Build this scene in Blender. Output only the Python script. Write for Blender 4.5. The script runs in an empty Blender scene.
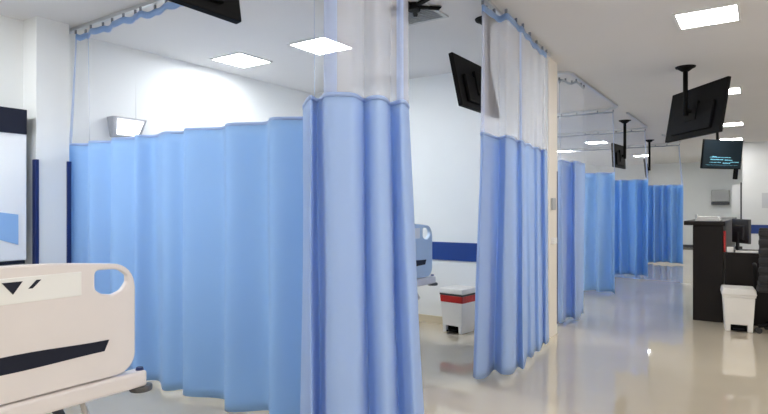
import bpy, bmesh, math, random
from mathutils import Vector, Matrix
random.seed(7)
scn = bpy.context.scene
COL = scn.collection
PI = math.pi
CEIL = 2.80

# ------------------------------------------------------------------ materials
def mat(name, col, rough=0.5, metal=0.0, spec=0.5, noise=0.0, nscale=8.0, bump=0.0, bscale=60.0, coat=0.0, emit=0.0, emitcol=None, sheen=0.0):
    m = bpy.data.materials.new(name); m.use_nodes = True
    nt = m.node_tree; b = nt.nodes['Principled BSDF']
    b.inputs['Base Color'].default_value = (*col, 1)
    b.inputs['Roughness'].default_value = rough
    b.inputs['Metallic'].default_value = metal
    b.inputs['Specular IOR Level'].default_value = spec
    b.inputs['Coat Weight'].default_value = coat
    b.inputs['Sheen Weight'].default_value = sheen
    tc = nt.nodes.new('ShaderNodeTexCoord')
    n = nt.nodes.new('ShaderNodeTexNoise'); n.inputs['Scale'].default_value = nscale; n.inputs['Detail'].default_value = 4
    nt.links.new(tc.outputs['Object'], n.inputs['Vector'])
    r = nt.nodes.new('ShaderNodeValToRGB')
    r.color_ramp.elements[0].position = 0.3; r.color_ramp.elements[1].position = 0.7
    k = 1 - noise
    r.color_ramp.elements[0].color = (col[0]*k, col[1]*k, col[2]*k, 1)
    r.color_ramp.elements[1].color = (*col, 1)
    nt.links.new(n.outputs['Fac'], r.inputs['Fac']); nt.links.new(r.outputs['Color'], b.inputs['Base Color'])
    if bump:
        n2 = nt.nodes.new('ShaderNodeTexNoise'); n2.inputs['Scale'].default_value = bscale
        nt.links.new(tc.outputs['Object'], n2.inputs['Vector'])
        bp = nt.nodes.new('ShaderNodeBump'); bp.inputs['Strength'].default_value = bump; bp.inputs['Distance'].default_value = 0.01
        nt.links.new(n2.outputs['Fac'], bp.inputs['Height']); nt.links.new(bp.outputs['Normal'], b.inputs['Normal'])
    if emit:
        b.inputs['Emission Color'].default_value = (*(emitcol or col), 1)
        b.inputs['Emission Strength'].default_value = emit
    return m

def cloth(name, col, transl=0.35, alpha=1.0, hang=0.0, weave=900.0):
    m = bpy.data.materials.new(name); m.use_nodes = True
    nt = m.node_tree; nt.nodes.clear()
    out = nt.nodes.new('ShaderNodeOutputMaterial')
    tc = nt.nodes.new('ShaderNodeTexCoord')
    n = nt.nodes.new('ShaderNodeTexNoise'); n.inputs['Scale'].default_value = 3.0
    nt.links.new(tc.outputs['Object'], n.inputs['Vector'])
    r = nt.nodes.new('ShaderNodeValToRGB')
    r.color_ramp.elements[0].color = (col[0]*.95, col[1]*.96, col[2]*.98, 1); r.color_ramp.elements[1].color = (*col, 1)
    nt.links.new(n.outputs['Fac'], r.inputs['Fac'])
    p = nt.nodes.new('ShaderNodeBsdfPrincipled'); p.inputs['Roughness'].default_value = 0.55
    p.inputs['Specular IOR Level'].default_value = 0.35; p.inputs['Sheen Weight'].default_value = 0.25
    nt.links.new(r.outputs['Color'], p.inputs['Base Color'])
    t = nt.nodes.new('ShaderNodeBsdfTranslucent'); nt.links.new(r.outputs['Color'], t.inputs['Color'])
    mx = nt.nodes.new('ShaderNodeMixShader'); mx.inputs[0].default_value = transl
    nt.links.new(p.outputs[0], mx.inputs[1]); nt.links.new(t.outputs[0], mx.inputs[2])
    last = mx
    if alpha < 1:
        tr = nt.nodes.new('ShaderNodeBsdfTransparent')
        m2 = nt.nodes.new('ShaderNodeMixShader'); m2.inputs[0].default_value = alpha
        nt.links.new(tr.outputs[0], m2.inputs[1]); nt.links.new(mx.outputs[0], m2.inputs[2]); last = m2
    nt.links.new(last.outputs[0], out.inputs['Surface'])
    return m

M = {}
M['wall'] = mat('wall_paint', (.80, .82, .82), .5, noise=.03, nscale=1.5)
M['wall_warm'] = mat('wall_paint_warm', (.80, .755, .69), .5, noise=.03, nscale=2)
M['ceiling'] = mat('ceiling_paint', (.72, .705, .70), .75, noise=.03, nscale=1.0)
M['navy'] = mat('navy_band', (.012, .05, .25), .35, noise=.05)
M['navydark'] = mat('navy_guard', (.008, .02, .12), .35, noise=.05)
M['skirt'] = mat('skirting_beige', (.66, .58, .42), .35, noise=.06, nscale=5)
M['floor'] = mat('polished_floor', (.62, .545, .425), .035, spec=.62, noise=.10, nscale=.7, coat=.25)
M['floor'].node_tree.nodes['Principled BSDF'].inputs['Coat Roughness'].default_value = .02
M['blue'] = cloth('blue_curtain_cloth', (.44, .67, .94), .45)
M['blue_lit'] = cloth('lavender_lit_curtain_cloth', (.54, .70, .94), .45)  # same blue cloth, with the lavender of the light painted into its colour
M['blue_deep'] = cloth('deeper_blue_curtain_cloth', (.33, .61, .94), .45)
M['net'] = cloth('curtain_net', (.80, .83, .92), .4, .13)
M['net_far'] = cloth('far_curtain_net', (.90, .92, .96), .5, .16)
M['seam'] = cloth('pale_seam', (.46, .60, .88), .3)
M['net_thick'] = cloth('curtain_net_thick', (.82, .80, .84), .4, .36)
M['hem'] = cloth('blue_net_hem', (.50, .62, .92), .3, .62)
M['band'] = cloth('blue_header_band', (.30, .46, .74), .3)
M['band_pale'] = cloth('pale_header_band', (.50, .56, .62), .3, .6)
M['alu'] = mat('rail_aluminium', (.62, .64, .66), .35, .8)
M['hook'] = mat('grey_hook_plastic', (.22, .24, .28), .5)
M['black'] = mat('black_plastic', (.0035, .0035, .004), .6, noise=.2, spec=.12)
M['blackgloss'] = mat('black_screen_glass', (.008, .008, .01), .12, noise=.1)
M['darkgrey'] = mat('dark_grey_plastic', (.05, .05, .055), .5)
M['bedwhite'] = mat('bed_panel_plastic', (.80, .755, .74), .35, noise=.02)
M['bedwhite2'] = mat('bed_panel_inset', (.88, .89, .87), .3, noise=.02)
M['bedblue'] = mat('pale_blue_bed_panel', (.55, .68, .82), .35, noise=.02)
M['steel'] = mat('painted_steel', (.66, .64, .61), .35, .3)
M['grey'] = mat('bumper_grey', (.10, .10, .10), .45, noise=.2)
M['mattress'] = mat('mattress_vinyl', (.05, .10, .24), .5)
M['sheet'] = mat('white_sheet', (.8, .8, .8), .8, bump=.1)
M['rubber'] = mat('castor_rubber', (.03, .03, .03), .6)
M['binwhite'] = mat('bin_plastic', (.78, .76, .72), .4, noise=.03)
M['red'] = mat('red_bin_liner', (.55, .02, .02), .35, noise=.2, bump=.5, bscale=25)
M['counter'] = mat('dark_wenge_laminate', (.009, .006, .005), .4, spec=.22, noise=.35, nscale=3)
M['paper'] = mat('white_paper', (.82, .82, .80), .6)
M['board'] = mat('board_white', (.86, .88, .9), .35)
M['boardhead'] = mat('board_dark_header', (.010, .013, .028), .45, spec=.25)
M['boardblue'] = mat('board_blue_print', (.28, .48, .80), .5)
M['dispenser'] = mat('dispenser_grey', (.42, .43, .44), .35)
M['lamp'] = mat('lamp_diffuser', (.9, .9, .9), .5, emit=19.0, emitcol=(1, .98, .95))
M['lamp_bay'] = mat('lamp_diffuser_cool', (.9, .9, .9), .5, emit=25.0, emitcol=(.95, .985, 1.0))
M['wallglow'] = mat('wall_lamp_diffuser', (.9, .9, .9), .5, emit=3.5, emitcol=(.96, .98, 1.0))
M['lampframe'] = mat('lamp_frame', (.75, .75, .75), .4)
M['lamphouse'] = mat('wall_lamp_grey', (.30, .31, .33), .45)
M['vent'] = mat('vent_grey', (.50, .51, .52), .4, .2)
M['cyan'] = mat('screen_cyan_text', (.1, .3, .4), .4, emit=.45, emitcol=(.25, .62, .8))
M['screenlit'] = mat('screen_dark_blue', (.006, .010, .014), .35, spec=.2, emit=.012, emitcol=(.1, .3, .45))
M['fabricblack'] = mat('black_chair_fabric', (.018, .018, .02), .75, bump=.2)
M['chrome'] = mat('chair_grey_metal', (.35, .35, .36), .3, .8)

# ------------------------------------------------------------------ helpers
def link(name, me, m=None, parent=None, kind=None):
    o = bpy.data.objects.new(name, me); COL.objects.link(o)
    if m is not None: me.materials.append(m)
    if parent is not None: o.parent = parent
    if kind: o['kind'] = kind
    return o

def obj(name, bm, m, parent=None, bevel=0.0, smooth=False, kind=None, seg=2):
    bmesh.ops.recalc_face_normals(bm, faces=bm.faces)
    if bevel:
        es = [e for e in bm.edges if len(e.link_faces) == 2 and e.calc_face_angle(0) > .6]
        bmesh.ops.bevel(bm, geom=es, offset=bevel, segments=seg, affect='EDGES', profile=.5)
    me = bpy.data.meshes.new(name); bm.to_mesh(me); bm.free()
    if smooth:
        for p in me.polygons: p.use_smooth = True
    return link(name, me, m, parent, kind)

def box(x0, x1, y0, y1, z0, z1, bm=None):
    bm = bm or bmesh.new()
    r = bmesh.ops.create_cube(bm, size=1)
    for v in r['verts']:
        v.co = Vector(((x0+x1)/2 + v.co.x*(x1-x0), (y0+y1)/2 + v.co.y*(y1-y0), (z0+z1)/2 + v.co.z*(z1-z0)))
    return bm

def taper(x0, x1, y0, y1, z0, z1, k, bm=None):
    """box whose bottom is k times the top's size"""
    bm = bm or bmesh.new()
    r = bmesh.ops.create_cube(bm, size=1)
    for v in r['verts']:
        s = k if v.co.z < 0 else 1
        v.co = Vector(((x0+x1)/2 + v.co.x*(x1-x0)*s, (y0+y1)/2 + v.co.y*(y1-y0)*s, (z0+z1)/2 + v.co.z*(z1-z0)))
    return bm

def cyl(p0, p1, r0, r1=None, n=20, bm=None):
    bm = bm or bmesh.new(); r1 = r0 if r1 is None else r1
    p0 = Vector(p0); p1 = Vector(p1); d = p1-p0
    q = d.to_track_quat('Z', 'Y').to_matrix().to_4x4(); q.translation = (p0+p1)/2
    bmesh.ops.create_cone(bm, cap_ends=True, segments=n, radius1=r0, radius2=r1, depth=d.length, matrix=q)
    return bm

def tube(pts, r, n=10, bm=None):
    bm = bm or bmesh.new()
    pts = [Vector(p) for p in pts]; rings = []
    for i, p in enumerate(pts):
        d = (pts[min(i+1, len(pts)-1)] - pts[max(i-1, 0)]).normalized()
        a = d.orthogonal() if i == 0 else (prev - d*prev.dot(d))
        a.normalize(); prev = a; b = d.cross(a)
        rings.append([bm.verts.new(p + a*math.cos(t*2*PI/n)*r + b*math.sin(t*2*PI/n)*r) for t in range(n)])
    for A, B in zip(rings, rings[1:]):
        for k in range(n): bm.faces.new((A[k], A[(k+1) % n], B[(k+1) % n], B[k]))
    bm.faces.new(rings[0]); bm.faces.new(rings[-1])
    return bm

def thing(name, loc=(0, 0, 0), rz=0.0, label=None, cat=None, group=None):
    o = bpy.data.objects.new(name, None); COL.objects.link(o); o.empty_display_size = .1
    o.location = loc; o.rotation_euler = (0, 0, rz)
    tag(o, label, cat, group); return o

def tag(o, label=None, cat=None, group=None):
    if label: o['label'] = label
    if cat: o['category'] = cat
    if group: o['group'] = group
    return o

def dup(root, loc, rz, label=None):
    r = root.copy(); COL.objects.link(r); r.location = loc; r.rotation_euler = (0, 0, rz)
    if label: r['label'] = label
    for ch in list(root.children):
        c = ch.copy(); COL.objects.link(c); c.parent = r
        for g in list(ch.children):
            d = g.copy(); COL.objects.link(d); d.parent = c
    return r

def plate(name, outlines, thick, m, parent, bevel=.004, res=8, mtx=None):
    """flat plate with holes: outlines in the local XY plane, extruded along local Z"""
    cu = bpy.data.curves.new(name, 'CURVE'); cu.dimensions = '2D'; cu.fill_mode = 'BOTH'
    cu.extrude = thick/2 - bevel; cu.bevel_depth = bevel; cu.bevel_resolution = 2; cu.offset = -bevel
    for pts in outlines:
        s = cu.splines.new('POLY'); s.points.add(len(pts)-1); s.use_cyclic_u = True
        for p, q in zip(s.points, pts): p.co = (q[0], q[1], 0, 1)
    tmp = bpy.data.objects.new(name+'_tmp', cu); COL.objects.link(tmp)
    dg = bpy.context.evaluated_depsgraph_get()
    me = bpy.data.meshes.new_from_object(tmp.evaluated_get(dg))
    bpy.data.objects.remove(tmp); bpy.data.curves.remove(cu)
    if mtx is not None: me.transform(mtx)
    me.materials.clear(); me.name = name
    return link(name, me, m, parent)

def rrect(x0, x1, y0, y1, r, n=8, rr=None):
    """rounded rectangle outline; rr = (bl, br, tr, tl) radii"""
    rs = rr or (r, r, r, r); out = []
    for (cx, cy, a0), q in zip(((x0, y0, PI), (x1, y0, 1.5*PI), (x1, y1, 0), (x0, y1, .5*PI)), rs):
        ccx = cx + (q if cx == x0 else -q); ccy = cy + (q if cy == y0 else -q)
        for i in range(n+1):
            a = a0 + i*PI/2/n; out.append((ccx + q*math.cos(a), ccy + q*math.sin(a)))
    return out

# Local (x,y,z) -> (Y, Z, X) of the world: a plate drawn as (Y, Z) with its thickness along X
YZ = Matrix(((0, 0, 1, 0), (1, 0, 0, 0), (0, 1, 0, 0), (0, 0, 0, 1)))

# ------------------------------------------------------------------ room shell
XL, XR, YB, YF, YN = -4.92, 3.2, -3.0, 15.2, 21.0
XC = -0.42                        # corner of the wall behind the nurse desk
YD, YD2, XE = 5.55, 5.81, -1.79   # dividing wall between the second and third bay
def S(name, bm, m, **k): return obj(name, bm, m, kind='structure', **k)
S('floor', box(XL-.2, XR+.2, YB-.2, YN+.2, -.12, 0), M['floor'])
S('ceiling', box(XL-.2, XR+.2, YB-.2, YN+.2, CEIL, CEIL+.12), M['ceiling'])
S('wall_left', box(XL-.2, XL, YB-.2, YN+.2, 0, CEIL), M['wall'])
bm = box(XL, XR, YB-.2, YB, 0, .8); box(XL, XR, YB-.2, YB, 2.6, CEIL, bm); box(XL, -4.2, YB-.2, YB, .8, 2.6, bm); box(2.6, XR, YB-.2, YB, .8, 2.6, bm)
S('wall_back', bm, M['wall'])
bm = box(XR, XR+.2, YB-.2, YF, 0, .8); box(XR, XR+.2, YB-.2, YF, 2.6, CEIL, bm)
for a_, b_ in ((-3.2, -2.6), (2.6, 3.4), (8.6, YF)): box(XR, XR+.2, a_, b_, .8, 2.6, bm)
S('wall_right', bm, M['wall'])
def fill_window(name, horiz, a0, a1, fixed, n):  # unseen window openings, added to let fill light into the room
    bm = bmesh.new()
    def bar(a, b, z0, z1):
        if horiz: box(a, b, fixed-.03, fixed+.03, z0, z1, bm)
        else: box(fixed-.03, fixed+.03, a, b, z0, z1, bm)
    bar(a0, a1, .8, .86); bar(a0, a1, 2.54, 2.6)
    for k in range(n+1):
        x = a0+.03+(a1-a0-.06)*k/n; bar(x-.03, x+.03, .86, 2.54)
    S(name, bm, M['wall'])
fill_window('fill_window_1', True, -4.2, 2.6, YB-.1, 4)
fill_window('fill_window_2', False, -2.6, 2.6, XR+.1, 3)
fill_window('fill_window_3', False, 3.4, 8.6, XR+.1, 3)
S('wall_far', box(XL, XC+.2, YN, YN+.2, 0, CEIL), M['wall'])
S('wall_far_right', box(XC, XR+.2, YF, YF+.2, 0, CEIL), M['wall'])
S('wall_passage', box(XC, XC+.2, YF+.2, YN, 0, CEIL), M['wall'])
S('wall_divider', box(XL, XE, YD, YD2, 0, CEIL), M['wall'])
S('wall_pillar', box(XL, -4.70, 2.09, 2.34, 0, CEIL), M['wall'])
S('trim_1', box(XE-.001, XE+.012, YD-.004, YD2+.004, 0, CEIL), M['wall_warm'])
# navy bands
S('trim_2', box(XL, XE-.02, YD-.012, YD, .72, .92), M['navy'])
S('trim_3', box(XC, XR, YF-.012, YF, .72, .92), M['navy'])
S('trim_4', box(XL, XL+.012, 2.345, YD-.012, .72, .92), M['navy'])
S('trim_5', box(XL, XL+.012, YD2, YN, .72, .92), M['navy'])
S('trim_6', box(XL+.012, XC, YN-.012, YN, .72, .92), M['wall'])
# skirtings
S('baseboard_divider', box(XL+.012, XE-.02, YD-.014, YD, 0, .085), M['skirt'])
S('baseboard_left', box(XL, XL+.012, 2.345, YD-.014, 0, .085), M['skirt'])
S('baseboard_left_far', box(XL, XL+.012, YD2, YN-.02, 0, .085), M['skirt'])
S('baseboard_far', box(XL+.012, XC, YN-.014, YN, 0, .085), M['darkgrey'])
S('baseboard_far_right', box(XC, XR, YF-.014, YF, 0, .085), M['skirt'])
# navy guards on the pillar's corners
g1 = obj('corner_guard', box(-4.745, -4.688, 2.078, 2.105, 0.1, 1.68), M['navydark'], bevel=.004)
tag(g1, 'navy strip guarding the pillar edge beside the white board', 'corner guard', 'navy corner guards')
g2 = obj('corner_guard', box(-4.72, -4.688, 2.318, 2.352, 0.1, 1.68), M['navydark'], bevel=.004)
g3 = obj('corner_guard', box(XE-.05, XE+.016, YD2-.012, YD2+.012, 0.1, 1.68), M['navydark'], bevel=.003)
tag(g3, 'dark strip on the dividing wall end beside the narrow lavender blue curtain', 'corner guard', 'navy corner guards')
tag(g2, 'navy strip guarding the pillar edge beside the long blue curtain', 'corner guard', 'navy corner guards')

# ------------------------------------------------------------------ ceiling lamps
def make_lamp(lbl, group, m):
    t = thing('ceiling_light', (0, 0, CEIL), 0, lbl, 'ceiling light', group)
    s = .20
    bm = bmesh.new()
    for a, b, c, d in ((-s-.02, s+.02, -s-.02, -s), (-s-.02, s+.02, s, s+.02), (-s-.02, -s, -s, s), (s, s+.02, -s, s)):
        box(a, b, c, d, -.012, 0, bm)
    obj('frame', bm, M['lampframe'], t)
    obj('diffuser', box(-s, s, -s, s, -.008, -.001), m, t)
    return t
corr = [(-.37, 5.05, 'square light panel over the corridor, largest and nearest the top right'),
        (-.46, 8.4, 'light panel half hidden by the big black television'),
        (-.52, 11.75, 'light panel in the corridor just above the information screen'),
        (-.60, 14.35, 'farthest corridor light panel by the top edge of the information screen'),
        (-.37, 1.7, 'unseen corridor light panel added overhead of the viewer'), (-.37, -1.5, 'unseen corridor light panel added behind the viewer'),  # both panels out of view, added because the room needs their light
        (2.0, 1.7, 'unseen light panel added over the open floor near the right wall'), (2.0, 5.05, 'unseen light panel added right of the corridor before the desk'),  # row on the right is unseen, added for room light
        (2.0, 8.4, 'unseen light panel added over the office chair side of the desk'), (2.0, 11.75, 'unseen light panel added over the far staff area')]  # unseen too, added to light the staff side
l0 = None
for x, y, lb in corr:
    if l0 is None:
        l0 = make_lamp(lb, 'corridor ceiling lights', M['lamp']); l0.location = (x, y, CEIL)
    else: dup(l0, (x, y, CEIL), 0, lb)
bays = [(-3.38, 3.95, 'light panel of the second bay seen through the net of the nearest gathered curtain'),
        (-4.38, 3.88, 'light panel in the second bay nearest the left wall'),
        (-3.17, 13.3, 'small bright light panel seen through the net of the third separator'),
        (-4.35, 14.9, 'faint light panel at the far left bays'),
        (-3.38, .9, 'unseen light panel added over the nearest bed'), (-4.42, .9, 'unseen light panel added over the head of the nearest bed'),  # out of view, added to light the first bay
        (-3.38, 7.0, 'unseen light panel added behind the dividing wall'), (-4.42, 7.0, 'unseen light panel added behind the dividing wall by the left wall'),  # hidden pair, added for light beyond the divider
        (-3.38, 9.9, 'unseen light panel added in the fourth bay'), (-4.42, 9.9, 'unseen light panel added in the fourth bay by the left wall'),  # hidden as well, added to light this bay
        (-2.9, 17.4, 'light panel beyond the last blue curtain'), (-1.2, 18.2, 'added light panel hidden behind the information screen, brightening the far end wall')]  # second panel added out of sight to brighten the far end wall
l1 = None
for x, y, lb in bays:
    if l1 is None:
        l1 = make_lamp(lb, 'bay ceiling lights', M['lamp_bay']); l1.location = (x, y, CEIL)
    else: dup(l1, (x, y, CEIL), 0, lb)

# ------------------------------------------------------------------ curtains
F = Vector((-math.sin(math.radians(34.2)), math.cos(math.radians(34.2)), 0))
R = Vector((math.cos(math.radians(34.2)), math.sin(math.radians(34.2)), 0))
def spot(u, d):                    # plan position from bearing and distance measured on the photograph
    p = d*(F + R*u); return (p.x, p.y)

def smooth_path(pts, n):
    P = [Vector((p[0], p[1], 0)) for p in pts]
    P = [P[0]*2-P[1]] + P + [P[-1]*2-P[-2]]
    out = []; segs = len(P)-3
    for i in range(n+1):
        t = i/n*segs; k = min(int(t), segs-1); f = t-k
        a, b, c, d = P[k:k+4]
        out.append(.5*((2*b) + (c-a)*f + (2*a-5*b+4*c-d)*f*f + (3*b-a-3*c+d)*f**3))
    return out

def ripple(p0, p1, waves, amp, n=None, seed=0, sharp=1.0):
    """a folded line between two plan points"""
    rnd = random.Random(seed); p0 = Vector((*p0, 0)); p1 = Vector((*p1, 0)); d = p1-p0; nrm = Vector((-d.y, d.x, 0)).normalized()
    pts = []; steps = waves*2; cuts = [0]
    for i in range(steps): cuts.append(cuts[-1] + rnd.uniform(.6, 1.4))
    for i, c in enumerate(cuts):
        t = c/cuts[-1]; s = (1 if i % 2 else -1)*amp*rnd.uniform(.45, 1.25)
        pts.append(p0 + d*t + nrm*s)
    return [(p.x, p.y) for p in pts]

ZT, ZB, ZR = 1.82, .035, 2.755
def sheet(pathA, pathB, z0, z1, rows, edge=None, wob=0.0, sag=None):
    """cloth between two plan paths: A at the top z1, B at the bottom z0"""
    bm = bmesh.new(); n = len(pathA); G = []
    for r in range(rows+1):
        f = r/rows; row = []
        for i in range(n):
            p = pathA[i].lerp(pathB[i], f**1.15)
            z = z1 + (z0-z1)*f
            if edge: z += edge(i/(n-1))*f
            if sag: z -= sag(i/(n-1))
            w = wob*math.sin(f*PI)*math.sin(i*.11+f*4)
            row.append(bm.verts.new((p.x+w, p.y+w, z)))
        G.append(row)
    for a, b in zip(G, G[1:]):
        for i in range(n-1): bm.faces.new((a[i], a[i+1], b[i+1], b[i]))
    return bm

def curtain(label, top, bottom, m, net, n=160, zt=ZT, zb=ZB, hooks=8, group='blue cubicle curtains', hems=(0, 1), hemw=.05, band='band', span=(0, 1)):
    t = thing('cubicle_curtain', (0, 0, 0), 0, label, 'curtain', group)
    A = smooth_path(top, n); B = smooth_path(bottom, n)
    c = sum((Vector(a) for a in A), Vector())/len(A)
    off = Vector((c.x, c.y, 0)); t.location = off
    A = [a-off for a in A]; B = [b-off for b in B]
    cl = obj('curtain_cloth', sheet(A, B, zb, zt, 26, wob=.004, edge=lambda s: .012*math.sin(s*23)), m, t, smooth=True)
    sd = cl.modifiers.new('thickness', 'SOLIDIFY'); sd.thickness = .003
    seam = obj('seam_tape', sheet([a+Vector((0, 0, 0)) for a in A], A, zt-.004, zt+.016, 1), M['seam'], cl, smooth=True)
    sd = seam.modifiers.new('thickness', 'SOLIDIFY'); sd.thickness = .006; sd.offset = 0
    # net: its upper line is a flatter version of the fold line
    P = A
    N = []
    for i in range(len(P)):
        lo = max(0, i-12); hi = min(len(P), i+13)
        N.append(sum((P[k] for k in range(lo, hi)), Vector())/(hi-lo))
    sag = (lambda s: (.015 if band == 'band' else .002)*abs(math.sin(s*PI*hooks)))
    i0, i1 = int(span[0]*(len(P)-1)), int(span[1]*(len(P)-1))+1
    obj('net_panel', sheet(N[i0:i1], P[i0:i1], zt+.015, ZR-.03, 10), net, t, smooth=True)
    hb = obj('header_band', sheet(N[i0:i1], N[i0:i1], ZR-(.055 if band == 'band' else .03), ZR-.005, 2, sag=sag), M[band], t, smooth=True)
    sd = hb.modifiers.new('thickness', 'SOLIDIFY'); sd.thickness = .006; sd.offset = 0
    tot = len(P)-1; L = sum((P[i+1]-P[i]).length for i in range(tot))
    for e in hems:
        w = max(3, int(tot*hemw/max(L, .1)))
        i0 = int(e*tot); i0 = min(max(i0, 0), tot-w)
        up = [v + Vector((0, -.002, 0)) for v in N[i0:i0+w+1]]; dn = [v + Vector((0, -.002, 0)) for v in P[i0:i0+w+1]]
        obj('net_hem', sheet(up, dn, zt+.015, ZR-.03, 10), M['hem'], t, smooth=True)
    for k in range(hooks+1):
        q = N[min(len(N)-1, round(k/hooks*(len(N)-1)))]
        bm = box(q.x-.009, q.x+.009, q.y-.005, q.y+.005, ZR-.012, ZR+.018)
        obj('curtain_hook', bm, M['hook'], t)
    return t

def rail(label, pts, closed=False):
    bm = bmesh.new()
    P = [Vector((p[0], p[1], CEIL-.015)) for p in pts]
    # rounded corners
    Q = []
    for i, p in enumerate(P):
        if 0 < i < len(P)-1:
            a = (P[i-1]-p).normalized(); b = (P[i+1]-p).normalized(); r = min(.22, (P[i-1]-p).length/2.2, (P[i+1]-p).length/2.2)
            for k in range(9):
                f = k/8; Q.append((p+a*r).lerp(p, f).lerp(p.lerp(p+b*r, f), f))
        else: Q.append(p)
    rings = []
    for i, p in enumerate(Q):
        d = (Q[min(i+1, len(Q)-1)]-Q[max(i-1, 0)]).normalized(); s = Vector((-d.y, d.x, 0))
        rings.append([bm.verts.new(p + s*a + Vector((0, 0, b))) for a, b in ((-.014, -.012), (.014, -.012), (.014, .015), (-.014, .015))])
    for A, B in zip(rings, rings[1:]):
        for k in range(4): bm.faces.new((A[k], A[(k+1) % 4], B[(k+1) % 4], B[k]))
    bm.faces.new(rings[0]); bm.faces.new(rings[-1])
    o = obj('curtain_rail', bm, M['alu'])
    return tag(o, label, 'curtain rail', 'ceiling curtain rails')

def U(x): return (x-384)/560
# long separator drawn across between the first two bays
def lateral(y, x0, x1, waves, amp, seed):
    a = ripple((x0, y), (x1, y), waves, amp, seed=seed)
    b = [(p[0], y+(p[1]-y)*1.5+.01) for p in a]
    return a, b
a, b = lateral(2.41, -4.76, -2.08, 8, .043, 3)
curtain('long pale blue curtain drawn straight across behind the nearest bed', a, b, M['blue'], M['net'], n=320, hooks=18, hems=(0, .075, 1), hemw=.03)
rail('ceiling rail over the long blue curtain behind the nearest bed', [(-4.9, 2.41), (-1.68, 2.41), (-1.66, -.6)])

# nearest gathered curtain
top = [(303, 2.92), (307, 2.74), (311, 2.66), (317, 2.74), (321, 2.70), (325, 2.61), (332, 2.585), (344, 2.59), (354, 2.61), (360, 2.68), (364, 2.74), (370, 2.68), (379, 2.66), (386, 2.72), (390, 2.84), (395, 2.80), (401, 2.76), (406, 2.80), (409, 2.92)]
bot = [(300, 2.90), (305, 2.72), (312, 2.58), (319, 2.74), (324, 2.70), (329, 2.56), (338, 2.51), (350, 2.52), (361, 2.56), (366, 2.68), (371, 2.76), (378, 2.66), (389, 2.63), (397, 2.72), (401, 2.86), (408, 2.76), (417, 2.70), (424, 2.78), (427, 2.92)]
curtain('broad blue curtain with pale lavender light in its colour, gathered at the foot of the picture centre, nearest of all', [spot(U(x), d) for x, d in top], [spot(U(x), d) for x, d in bot], M['blue_lit'], M['net_thick'], n=240, hooks=7, hems=(.27, .85), hemw=.13, span=(.27, 1))

# second gathered curtain, before the dividing wall
top = [(490, 4.12), (481, 4.02), (484, 3.94), (492, 4.10), (499, 4.22), (506, 4.12), (513, 4.22), (517, 4.42), (522, 4.40), (525, 4.60), (530, 4.66), (533, 4.90), (538, 4.92), (541, 5.14), (545, 5.10), (547, 5.30)]
bot = [(488, 4.40), (474, 4.22), (476, 4.14), (486, 4.22), (494, 4.38), (502, 4.22), (512, 4.26), (518, 4.50), (524, 4.42), (527, 4.70), (532, 4.72), (535, 4.98), (540, 4.98), (543, 5.20), (546, 5.16), (549, 5.36)]
curtain('gathered light blue curtain hanging in front of the white dividing wall end', [spot(U(x), d) for x, d in top], [spot(U(x), d) for x, d in bot], M['blue_lit'], M['net_thick'], n=240, hooks=9, hems=(.03, .5), hemw=.12)
rail('ceiling rail before the end of the white dividing wall', [spot(U(476), 3.78), spot(U(497), 4.25), spot(U(549), 5.45)])

# third gathered curtain just past the dividing wall
top = [(561, 6.5), (558, 6.36), (562, 6.26), (567, 6.42), (572, 6.5), (575, 6.36), (579, 6.46), (582, 6.66), (585, 6.72)]
bot = [(562, 6.5), (557, 6.36), (562, 6.2), (567, 6.44), (572, 6.54), (575, 6.30), (579, 6.44), (581, 6.66), (583, 6.76)]
curtain('narrow lavender blue curtain gathered just past the white dividing wall end', [spot(U(x), d) for x, d in top], [spot(U(x), d) for x, d in bot], M['blue_lit'], M['net_far'], n=140, hooks=6, hems=(0,), hemw=.04, band='band_pale')
rail('ceiling rail running from past the dividing wall to the third separator', [(-2.05, 6.1), (-1.76, 6.2), (-1.78, 8.85), (-4.9, 8.85)])

for y, x0, x1, wv, sd, lb, mm, rl in (
        (8.85, -4.7, -1.84, 12, 5, 'blue separator curtain right beside the narrow gathered lavender one', 'blue', None),
        (11.35, -4.7, -1.77, 13, 8, 'saturated blue separator curtain, second from the far end of the row', 'blue_deep', [(-1.78, 9.4), (-1.78, 11.35), (-4.9, 11.35)]),
        (14.4, -4.7, -1.53, 15, 11, 'saturated blue curtain at the far end of the row beside the counter', 'blue_deep', [(-1.72, 12.6), (-1.56, 14.4), (-4.9, 14.4)])):
    a = ripple((x0, y), (x1, y), wv, .085, seed=sd)
    b = [(p[0], y+(p[1]-y)*1.4) for p in a]
    curtain(lb, a, b, M[mm], M['net_far'], n=300, hooks=10, hems=(1,), hemw=.05, band='band_pale')
    if rl: rail('ceiling rail over the ' + ('second farthest' if y < 12 else 'farthest') + ' blue separator curtain', rl)

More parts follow.
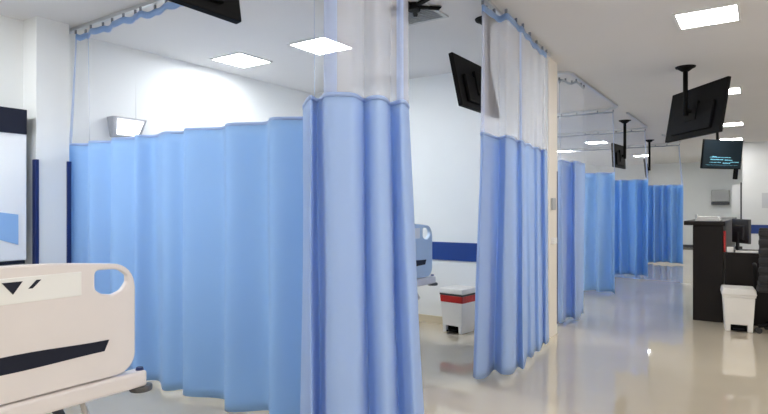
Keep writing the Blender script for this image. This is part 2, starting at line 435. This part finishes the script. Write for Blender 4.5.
# ------------------------------------------------------------------ televisions on ceiling poles
def tv(label, loc, yaw, tilt, W, pole, front, screen='blackgloss', group='black televisions hung from the ceiling', text=False, poletop=None):
    """yaw: direction of the width axis; front=+1: screen faces the local +Y side"""
    H = W*.575
    t = thing('ceiling_television', (pole[0], pole[1], CEIL), 0, label, 'television', group)
    Mx = Matrix.Translation(Vector(loc)-Vector((pole[0], pole[1], CEIL))) @ Matrix.Rotation(yaw, 4, 'Z') @ Matrix.Rotation(-tilt, 4, 'X')
    bm = box(-W/2, W/2, -.018, .018, -H/2, H/2)
    c = obj('casing', bm, M['black'], t, bevel=.006); c.matrix_local = Mx
    bb = obj('rear_cover', box(-W*.36, W*.36, -front*.045, -front*.017, -H*.40, H*.12) if front < 0 else box(-W*.36, W*.36, -.045, -.017, -H*.40, H*.12), M['black'], t, bevel=.006); bb.matrix_local = Mx
    y0, y1 = (.018, .0205) if front > 0 else (-.0205, -.018)
    s = obj('screen', box(-W/2+.014, W/2-.014, y0, y1, -H/2+.018, H/2-.014), M[screen], t); s.matrix_local = Mx
    if text:
        rows = [(-.30, .20, -.06, .014), (-.28, .02, -.105, .020), (.06, .24, -.11, .018), (-.30, -.02, -.155, .012), (0.02, .20, -.17, .024), (.20, .40, -.145, .014), (-.24, -.14, -.055, .02), (-.38, .38, -.20, .004)]
        rnd = random.Random(4)
        for x0, x1, z, h in rows:
            x = x0; bm = bmesh.new()
            while x < x1:
                w = rnd.uniform(.012, .035); box(x, min(x+w, x1), y0-.001 if front < 0 else y1, y0 if front < 0 else y1+.001, z, z+h*rnd.uniform(.6, 1), bm); x += w+rnd.uniform(.004, .012)
            g = obj('text_line', bm, M['cyan'], s); g.matrix_local = Matrix.Identity(4)
        sp = obj('hanging_box', box(W*.36, W*.45, -.02, .02, -H/2-.19, -H/2), M['black'], t, bevel=.006); sp.matrix_local = Mx
    # mount: bracket plate, arm, pole, ceiling disc
    back = -front
    bp = Mx @ Vector((0, back*.05, 0)); 
    br = obj('wall_plate', box(-.10, .10, back*.045-.012, back*.045+.012, -.10, .10), M['black'], t, bevel=.004); br.matrix_local = Mx; br.name = 'mount_plate'
    obj('mount_arm', tube([bp, Vector((0, 0, bp.z+.01))], .022), M['black'], t)
    z0 = bp.z-.05
    obj('pole', cyl((0, 0, -.02), (0, 0, z0), .024), M['black'], t, smooth=True)
    bm = cyl((0, 0, -.012), (0, 0, 0), .095, .10, 28); cyl((0, 0, -.05), (0, 0, -.012), .035, .085, 28, bm)
    obj('ceiling_plate', bm, M['black'], t, smooth=False)
    return t
R_ = math.radians
tv('large black television seen from behind, hung from the ceiling in the upper right', (-.608, 6.793, 2.32), R_(307.4), R_(9.6), .96, (-.695, 6.72), +1)
tv('lit information screen with pale blue text above the counter', (-.66, 12.2, 2.30), R_(51.3), R_(-6.8), .94, (-.74, 12.32), -1, 'screenlit', text=True)
tv('black television cut off by the top edge above the long curtain', (-1.83, 1.215, 2.27), R_(90), R_(9), .73, (-1.68, 1.15), +1)
tv('thin black television tilted beside the net of the curtain at the dividing wall', (-1.93, 4.16, 2.275), R_(90), R_(12), .73, (-1.82, 4.14), +1)
tv('small black television on a pole over the fourth bay, left of the big one', (-2.08, 10.25, 2.19), R_(86), R_(3), .70, (-1.98, 10.25), +1)
tv('farthest black television on its pole, turned edge on over the fifth bay', (-2.17, 13.42, 2.17), R_(99), R_(6), .66, (-2.10, 13.5), +1)

# ceiling vent and star bracket
t = thing('ceiling_vent', (-2.22, 3.72, CEIL), 0, 'grey slatted air vent in the ceiling behind the black star bracket', 'vent')
bm = bmesh.new(); s = .15
for a_, b_, c_, d_ in ((-s-.03, s+.03, -s-.03, -s), (-s-.03, s+.03, s, s+.03), (-s-.03, -s, -s, s), (s, s+.03, -s, s)): box(a_, b_, c_, d_, -.012, 0, bm)
obj('frame', bm, M['vent'], t)
for k in range(9):
    bm = box(-s, s, -.012, .012, -.002, .002)
    bmesh.ops.transform(bm, matrix=Matrix.Translation((0, -s+.015+k*.034, -.008)) @ Matrix.Rotation(.5, 4, 'X'), verts=bm.verts)
    obj('slat', bm, M['vent'], t)
t = thing('ceiling_bracket', (-2.13, 3.53, CEIL), .3, 'black star shaped bracket screwed to the ceiling at the top edge', 'bracket')
obj('hub', cyl((0, 0, -.05), (0, 0, 0), .045), M['black'], t)
for k in range(5):
    an = k*2*PI/5 + .2
    bm = taper(-.018, .018, .03, .21, -.03, -.008, .8)
    bmesh.ops.transform(bm, matrix=Matrix.Rotation(an, 4, 'Z'), verts=bm.verts)
    obj('arm', bm, M['black'], t, bevel=.003)

# ------------------------------------------------------------------ hospital beds
def make_bed(label, panel='bedwhite'):
    # origin on the floor under the middle of the foot end; the bed runs towards -X
    t = thing('hospital_bed', (0, 0, 0), 0, label, 'bed', 'hospital beds')
    w = .48
    def board(name, xc, zoff=0):
        out = []
        r = .085
        for (cx, cy, a0) in ((-w+r, .59+r, PI), (w-r, .59+r, 1.5*PI)):
            for i in range(9):
                an = a0+i*PI/16; out.append((cx+r*math.cos(an), cy+r*math.sin(an)))
        rt = .10
        for i in range(9):
            an = i*PI/16; out.append((w-rt+rt*math.cos(an), .955+rt*1.1*math.sin(an)))
        for i in range(1, 12):
            f = i/12; x = (w-rt)*(1-2*f); out.append((x, 1.065+.024*math.sin(f*PI)))
        for i in range(9):
            an = PI/2+i*PI/16; out.append((-w+rt+rt*math.cos(an), .955+rt*1.1*math.sin(an)))
        def hole(sx):
            pts = [(.302, 1.045), (.405, 1.040), (.445, 1.01), (.445, .98), (.42, .948), (.38, .934), (.33, .944), (.302, .965)]
            pts = [(sx*(p[0]), p[1]) for p in pts]
            q = []
            for i in range(len(pts)):
                a_, b_, c_ = Vector(pts[i-1]), Vector(pts[i]), Vector(pts[(i+1) % len(pts)])
                for k in range(4):
                    f = k/3; p = ((a_+b_*3)/4).lerp(b_, f).lerp(b_.lerp((c_+b_*3)/4, f), f); q.append((p.x, p.y))
            return q if sx < 0 else q[::-1]
        p = plate(name, [out, hole(1), hole(-1)], .036, M[panel], t, bevel=.008, mtx=Matrix.Translation((xc, 0, zoff)) @ YZ)
        return p
    fb = board('footboard', 0)
    obj('footboard_inset', box(.0165, .022, -.245, .245, .95, 1.045), M['bedwhite2'], fb, bevel=.002)
    # emblem: a triangle pointing down and a slash
    plate('emblem', [[(-.04, 1.03), (.028, 1.03), (-.004, .985)][::-1], [(.048, 1.0), (.062, 1.0), (.092, 1.03), (.076, 1.03)]], .004, M['boardhead'], fb, bevel=.0005, mtx=Matrix.Translation((.024, 0, 0)) @ YZ)
    st = [(-.34+.68*i/12, .702+.004*math.cos(i/12*PI*2)) for i in range(13)]
    up = [(-.36+.72*i/12, .752+.006*math.cos(i/12*PI*2-PI)+.004) for i in range(13)][::-1]
    plate('dark_stripe', [st+up], .005, M['boardhead'], fb, bevel=.0005, mtx=Matrix.Translation((.0185, 0, 0)) @ YZ)
    board('headboard', -2.12, .05)
    # frame ends and side rails
    obj('end_bar', box(-.045, .03, -w-.05, w+.05, .515, .585), M['bedwhite'], t, bevel=.012)
    obj('end_bar', box(-2.15, -2.08, -w-.05, w+.05, .515, .585), M['bedwhite'], t, bevel=.012)
    for s in (-1, 1):
        obj('side_beam', box(-2.1, -.03, s*.42-.03, s*.42+.03, .50, .57), M['steel'], t, bevel=.006)
        for x in (.0, -2.12):
            b_ = obj('bumper', cyl((x, s*(w+.036), .493), (x, s*(w+.036), .518), .048, .048, 28), M['grey'], t, bevel=.006)
            obj('bumper_cap', cyl((x, s*(w+.03), .583), (x, s*(w+.03), .597), .018, .014, 16), M['navydark'], b_)
    bm = box(-2.05, -.06, -.43, .43, .575, .60); obj('bed_deck', bm, M['steel'], t, bevel=.005)
    obj('mattress', box(-2.06, -.06, -.43, .43, .60, .73), M['mattress'], t, bevel=.03, seg=4)
    sh = obj('sheet', box(-2.0, -.45, -.438, .438, .655, .742), M['sheet'], t, bevel=.03, seg=4)
    obj('pillow', box(-2.0, -1.62, -.28, .28, .742, .84), M['sheet'], t, bevel=.045, seg=4, smooth=True)
    # lift links and chassis
    for s in (-1, 1):
        obj('chassis_beam', box(-1.9, -.16, s*.34-.025, s*.34+.025, .20, .25), M['steel'], t, bevel=.005)
        for x0, x1 in ((-.18, -.55), (-1.9, -1.45)):
            obj('lift_arm', tube([(x0, s*.34, .23), (x1, s*.34, .52)], .022), M['darkgrey'], t)
        # zig-zag crank link under the foot end
        obj('crank_link', tube([(-.10, s*.30, .51), (-.02, s*.30, .40), (-.13, s*.30, .31), (-.05, s*.30, .22)], .012), M['steel'], t)
        for x in (-.22, -1.85):
            c = obj('castor', cyl((x, s*.38-.016, .07), (x, s*.38+.016, .07), .07, .07, 24), M['rubber'], t, bevel=.006)
            bm = box(x-.02, x+.02, s*.38-.026, s*.38-.018, .05, .20); box(x-.02, x+.02, s*.38+.018, s*.38+.026, .05, .20, bm); box(x-.035, x+.035, s*.38-.03, s*.38+.03, .145, .205, bm)
            obj('castor_fork', bm, M['steel'], c)
    obj('chassis_cross_bar', box(-.24, -.17, -.34, .34, .195, .245), M['steel'], t, bevel=.005)
    obj('chassis_cross_bar', box(-1.9, -1.83, -.34, .34, .195, .245), M['steel'], t, bevel=.005)
    # folding side rails
    for s in (-1, 1):
        for x0, x1 in ((-1.72, -1.12),):
            sr = obj('side_rail', tube([(x0, s*.475, .56), (x0-.02, s*.475, .86), (x0+.05, s*.475, .92), (x1-.05, s*.475, .92), (x1+.02, s*.475, .86), (x1, s*.475, .56)], .014), M['steel'], t, smooth=True)
            for k in range(1, 4):
                xx = x0+(x1-x0)*k/4; obj('rail_bar', tube([(xx, s*.475, .56), (xx, s*.475, .92)], .009), M['steel'], sr)
    return t
bed = make_bed('white hospital bed footboard with dark stripe and handle hole, nearest at lower left')
bed.location = (-2.285, .93, 0)
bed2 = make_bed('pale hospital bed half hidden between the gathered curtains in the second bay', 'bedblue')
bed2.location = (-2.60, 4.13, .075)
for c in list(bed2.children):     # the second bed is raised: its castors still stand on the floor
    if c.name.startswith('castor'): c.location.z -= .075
# ------------------------------------------------------------------ pedal bins
def pedal_bin(label, loc, rz, w, dp, h, liner):
    t = thing('pedal_bin', loc, rz, label, 'bin', 'white pedal bins')
    body = bmesh.new()
    k = .86; t0 = h*.80
    # tapered body with an arch cut out of the foot
    zs = (0, t0)
    def sec(z): f = k+(1-k)*z/t0; return w/2*f, dp/2*f
    a_, b_ = sec(.0); 
    aw = .075; ah = h*.16
    cut = [(-a_, 0), (-aw, 0), (-aw, ah), (aw, ah), (aw, 0), (a_, 0)]
    A, B = sec(t0)
    outline = cut + [(A, t0), (-A, t0)]
    fr = [body.verts.new((x, -(b_+(B-b_)*z/t0), z)) for x, z in outline]
    bk = [body.verts.new((x, (b_+(B-b_)*z/t0), z)) for x, z in outline]
    body.faces.new(fr); body.faces.new(bk[::-1])
    for i in range(len(fr)): body.faces.new((fr[i], bk[i], bk[(i+1) % len(fr)], fr[(i+1) % len(fr)]))
    bd = obj('body', body, M['binwhite'], t, bevel=.008)
    obj('pedal_recess', box(-aw, aw, -b_*.72, b_*.8, .004, ah-.002), M['black'], bd)
    obj('pedal', box(-.05, .05, -b_-.035, -b_*.7, .018, .032), M['black'], t, bevel=.004)
    z1 = t0
    if liner:
        bm = taper(-w/2-.006, w/2+.006, -dp/2-.006, dp/2+.006, t0-.055, t0+.018, .97); obj('red_liner', bm, M['red'], t, bevel=.010)['label'] = 'red bag folded over the rim'
        z1 = t0+.018
    obj('rim', box(-w/2-.008, w/2+.008, -dp/2-.008, dp/2+.008, z1, z1+.022), M['binwhite'] if not liner else M['darkgrey'], t, bevel=.006)
    z1 += .02
    bm = taper(-w/2-.016, w/2+.016, -dp/2-.016, dp/2+.016, z1, h, 1.0)
    for v in bm.verts:
        if v.co.z > z1+.01: v.co.x *= .93; v.co.y *= .93
    lid = obj('lid', bm, M['binwhite'], t, bevel=.012, seg=3)
    obj('lid_hinge', box(-w*.3, w*.3, dp/2+.005, dp/2+.03, z1-.03, z1+.02), M['binwhite'], t, bevel=.004)
    return t
pedal_bin('white pedal bin with red liner standing by the wall in the second bay', (-2.67, 5.33, 0), -.12, .27, .28, .465, True)
pedal_bin('white pedal bin standing in front of the dark counter', (-.235, 7.08, 0), .10, .285, .30, .455, False)

# ------------------------------------------------------------------ counter and desk
t = thing('reception_counter', (-.54, 7.4, 0), 0, 'tall dark wood nurse counter with a thin overhanging top', 'counter')
obj('body_panel', box(-.15, .15, 0, 3.2, 0, 1.10), M['counter'], t, bevel=.004)
obj('counter_top', box(-.24, .17, -.03, 3.25, 1.10, 1.15), M['counter'], t, bevel=.006)
obj('plinth', box(-.152, -.149, .02, 3.18, 0, .07), M['darkgrey'], t)
t = thing('desk', (.38, 7.75, 0), 0, 'lower dark wood desk joined to the right of the tall counter', 'desk')
obj('desktop', box(-.75, .85, -.35, .35, .77, .80), M['counter'], t, bevel=.004)
obj('front_panel', box(-.75, .85, -.34, -.31, 0, .77), M['counter'], t)
obj('side_panel', box(.82, .85, -.31, .35, 0, .77), M['counter'], t)
dr = obj('drawer_unit', box(-.72, -.30, -.30, .33, .10, .76), M['counter'], t, bevel=.004)
for k in range(3):
    obj('drawer_handle', box(-.60, -.42, .33, .345, .22+k*.21, .24+k*.21), M['chrome'], dr)

# monitor on the desk
t = thing('computer_monitor', (-.225, 7.76, .80), R_(-64), 'black computer monitor standing turned away on the low desk', 'monitor')
obj('screen_casing', box(-.20, .20, -.015, .015, .09, .37), M['darkgrey'], t, bevel=.006)
obj('screen', box(-.19, .19, .015, .0165, .105, .36), M['blackgloss'], t)
obj('rear_cover', box(-.12, .12, -.04, -.014, .13, .30), M['darkgrey'], t, bevel=.006)
obj('neck', box(-.025, .025, -.05, -.03, .01, .22), M['darkgrey'], t, bevel=.003)
obj('foot', box(-.11, .11, -.11, .05, 0, .012), M['darkgrey'], t, bevel=.003)
# things on the desk and counter
k = obj('keyboard', box(-.27, .03, 7.42, 7.52, .80, .818), M['paper'], bevel=.004); tag(k, 'pale keyboard lying at the front of the low desk', 'keyboard')
k = obj('document_tray', box(-.02, .12, 7.60, 7.74, .80, .89), M['paper'], bevel=.008); tag(k, 'white paper box on the desk right of the monitor', 'box')
k = obj('paper_pack', box(-.355, -.29, 7.41, 7.46, .80, .86), M['paper'], bevel=.004); tag(k, 'white pack standing on the desk left of the monitor', 'pack')
k = obj('red_binder', box(-.386, -.366, 7.42, 7.54, .80, 1.04), M['red'], bevel=.003); tag(k, 'thin red binder standing beside the monitor', 'binder')
t = thing('folder_stack', (-.56, 7.62, 1.15), 0, 'low pile of white folders on top of the tall counter', 'folders')
for i in range(3):
    obj('folder', box(-.11+.01*i, .13-.006*i, -.14, .14, i*.017, i*.017+.016), M['paper'], t, bevel=.003)
k = obj('card_holder', box(-.68, -.655, 7.52, 7.60, 1.15, 1.225), M['dispenser'], bevel=.004)
tag(k, 'small grey card holder at the left end of the counter top', 'card holder')

# office chair
t = thing('office_chair', (.165, 7.06, 0), R_(182), 'black office chair with ribbed back cut off by the right edge', 'chair')
obj('seat', box(-.24, .24, -.22, .22, .44, .52), M['fabricblack'], t, bevel=.03, seg=4, smooth=True)
back = obj('backrest', box(-.22, .22, .22, .25, .52, 1.10), M['fabricblack'], t, bevel=.012)
for kk in range(6):
    obj('back_rib', box(-.225, .225, .205, .268, .545+kk*.093, .615+kk*.093), M['fabricblack'], back, bevel=.02, seg=3, smooth=True)
obj('gas_column', cyl((0, 0, .12), (0, 0, .44), .028), M['black'], t, smooth=True)
for kk in range(5):
    an = kk*2*PI/5+.3; c_, s_ = math.cos(an), math.sin(an)
    l = obj('base_leg', tube([(0, 0, .12), (c_*.23, s_*.23, .075)], .020), M['black'], t)
    obj('castor', cyl((c_*.23-s_*.02, s_*.23+c_*.02, .03), (c_*.23+s_*.02, s_*.23-c_*.02, .03), .03), M['rubber'], l)
for s in (-1, 1):
    obj('armrest', tube([(s*.24, .12, .47), (s*.25, .12, .50), (s*.25, .12, .68), (s*.25, .08, .70), (s*.25, -.15, .70)], .018), M['black'], t, smooth=True)

# ------------------------------------------------------------------ wall things
t = thing('wall_board', (-4.70, 1.56, 0), 0, 'white board with dark header and blue triangles on the wall at far left', 'board')
obj('board_body', box(-.215, 0, -.75, .46, .90, 1.90), M['board'], t, bevel=.006)
obj('header', box(-.215, .012, -.75, .46, 1.865, 2.055), M['boardhead'], t, bevel=.006)
obj('sill', box(-.215, .02, -.75, .44, .875, .90), M['boardhead'], t)
plate('printed_triangles', [[(.05, 1.14), (.40, 1.02), (.40, 1.25), (.26, 1.27)], [(-.10, 1.42), (.02, 1.36), (-.10, 1.56)]], .004, M['boardblue'], t, bevel=.0005, mtx=Matrix.Translation((.003, 0, 0)) @ YZ)

t = thing('wall_lamp', (XL, 2.94, 2.035), 0, 'white lit wall lamp in a pale frame above the long curtain', 'wall lamp')
bm = box(0, .05, -.165, .165, -.09, .09)
for v in bm.verts:
    if v.co.x > .02: v.co.x += .07 if v.co.z > 0 else .0
    if v.co.z < 0: v.co.y *= .82
obj('housing', bm, M['lamphouse'], t, bevel=.006)
bm = bmesh.new()
vs = [bm.verts.new(v) for v in ((.121, -.125, .066), (.121, .125, .066), (.060, .10, -.064), (.060, -.10, -.064))]
bm.faces.new(vs); r = bmesh.ops.extrude_face_region(bm, geom=bm.faces[:]); 
for v in [g for g in r['geom'] if isinstance(g, bmesh.types.BMVert)]: v.co += Vector((.004, 0, -.001))
obj('diffuser', bm, M['wallglow'], t)

k = obj('wall_switch', box(XE+.012, XE+.035, 5.60, 5.70, 1.28, 1.40), M['dispenser'], bevel=.004); tag(k, 'grey switch plate on the end of the dividing wall', 'switch')
k = obj('soap_dispenser', box(XE+.012, XE+.05, 5.60, 5.69, .94, 1.00), M['paper'], bevel=.006); tag(k, 'small white socket box low on the end of the dividing wall', 'socket')
k.name = 'wall_socket'
t = thing('paper_towel_dispenser', (-1.15, YN, 1.5), 0, 'grey paper towel dispenser on the far end wall', 'dispenser')
obj('cover', box(-.27, .23, -.20, 0, 0, .38), M['dispenser'], t, bevel=.02)
obj('paper_slot', box(-.27, .23, -.21, 0, -.10, -.005), M['darkgrey'], t, bevel=.01)
t = thing('wall_notice', (.05, YF, 1.30), 0, 'faint pale notice sheet on the wall right of the corridor', 'notice')
obj('sheet', box(-.10, .12, -.012, 0, 0, .34), mat('notice_grey', (.62, .64, .66), .6), t)
t = thing('doorway_frame', (-.54, YF+.4, 0), 0, 'white framed mirror panel beside the far corridor corner', 'mirror')
obj('panel', box(-.10, .10, -.02, .02, 1.15, 1.85), M['paper'], t)
obj('frame_edge', box(.07, .10, -.04, .0, 1.0, 1.9), M['darkgrey'], t)
t.name = 'wall_mirror'

# ------------------------------------------------------------------ camera, world, view
cam = bpy.data.cameras.new('camera'); co = bpy.data.objects.new('camera', cam); COL.objects.link(co)
co.location = (0, 0, 1.30); co.rotation_euler = (PI/2, 0, R_(34.2))
cam.sensor_width = 36; cam.lens = 36*560/768; cam.shift_y = 1/768; cam.clip_start = .02
scn.camera = co
w = bpy.data.worlds.new('world'); scn.world = w; w.use_nodes = True
w.node_tree.nodes['Background'].inputs[0].default_value = (1, .955, .92, 1); w.node_tree.nodes['Background'].inputs[1].default_value = .95
scn.view_settings.view_transform = 'Standard'; scn.view_settings.look = 'None'
scn.view_settings.gamma = 1; scn.view_settings.exposure = 0.9; scn.view_settings.use_curve_mapping = False
scn.cycles.use_denoising = True
try: scn.cycles.denoiser = 'OPENIMAGEDENOISE'
except Exception: pass
scn.cycles.max_bounces = 12; scn.cycles.diffuse_bounces = 6; scn.cycles.transparent_max_bounces = 32
scn.cycles.sample_clamp_indirect = 6
scn.cycles.caustics_reflective = False; scn.cycles.caustics_refractive = False
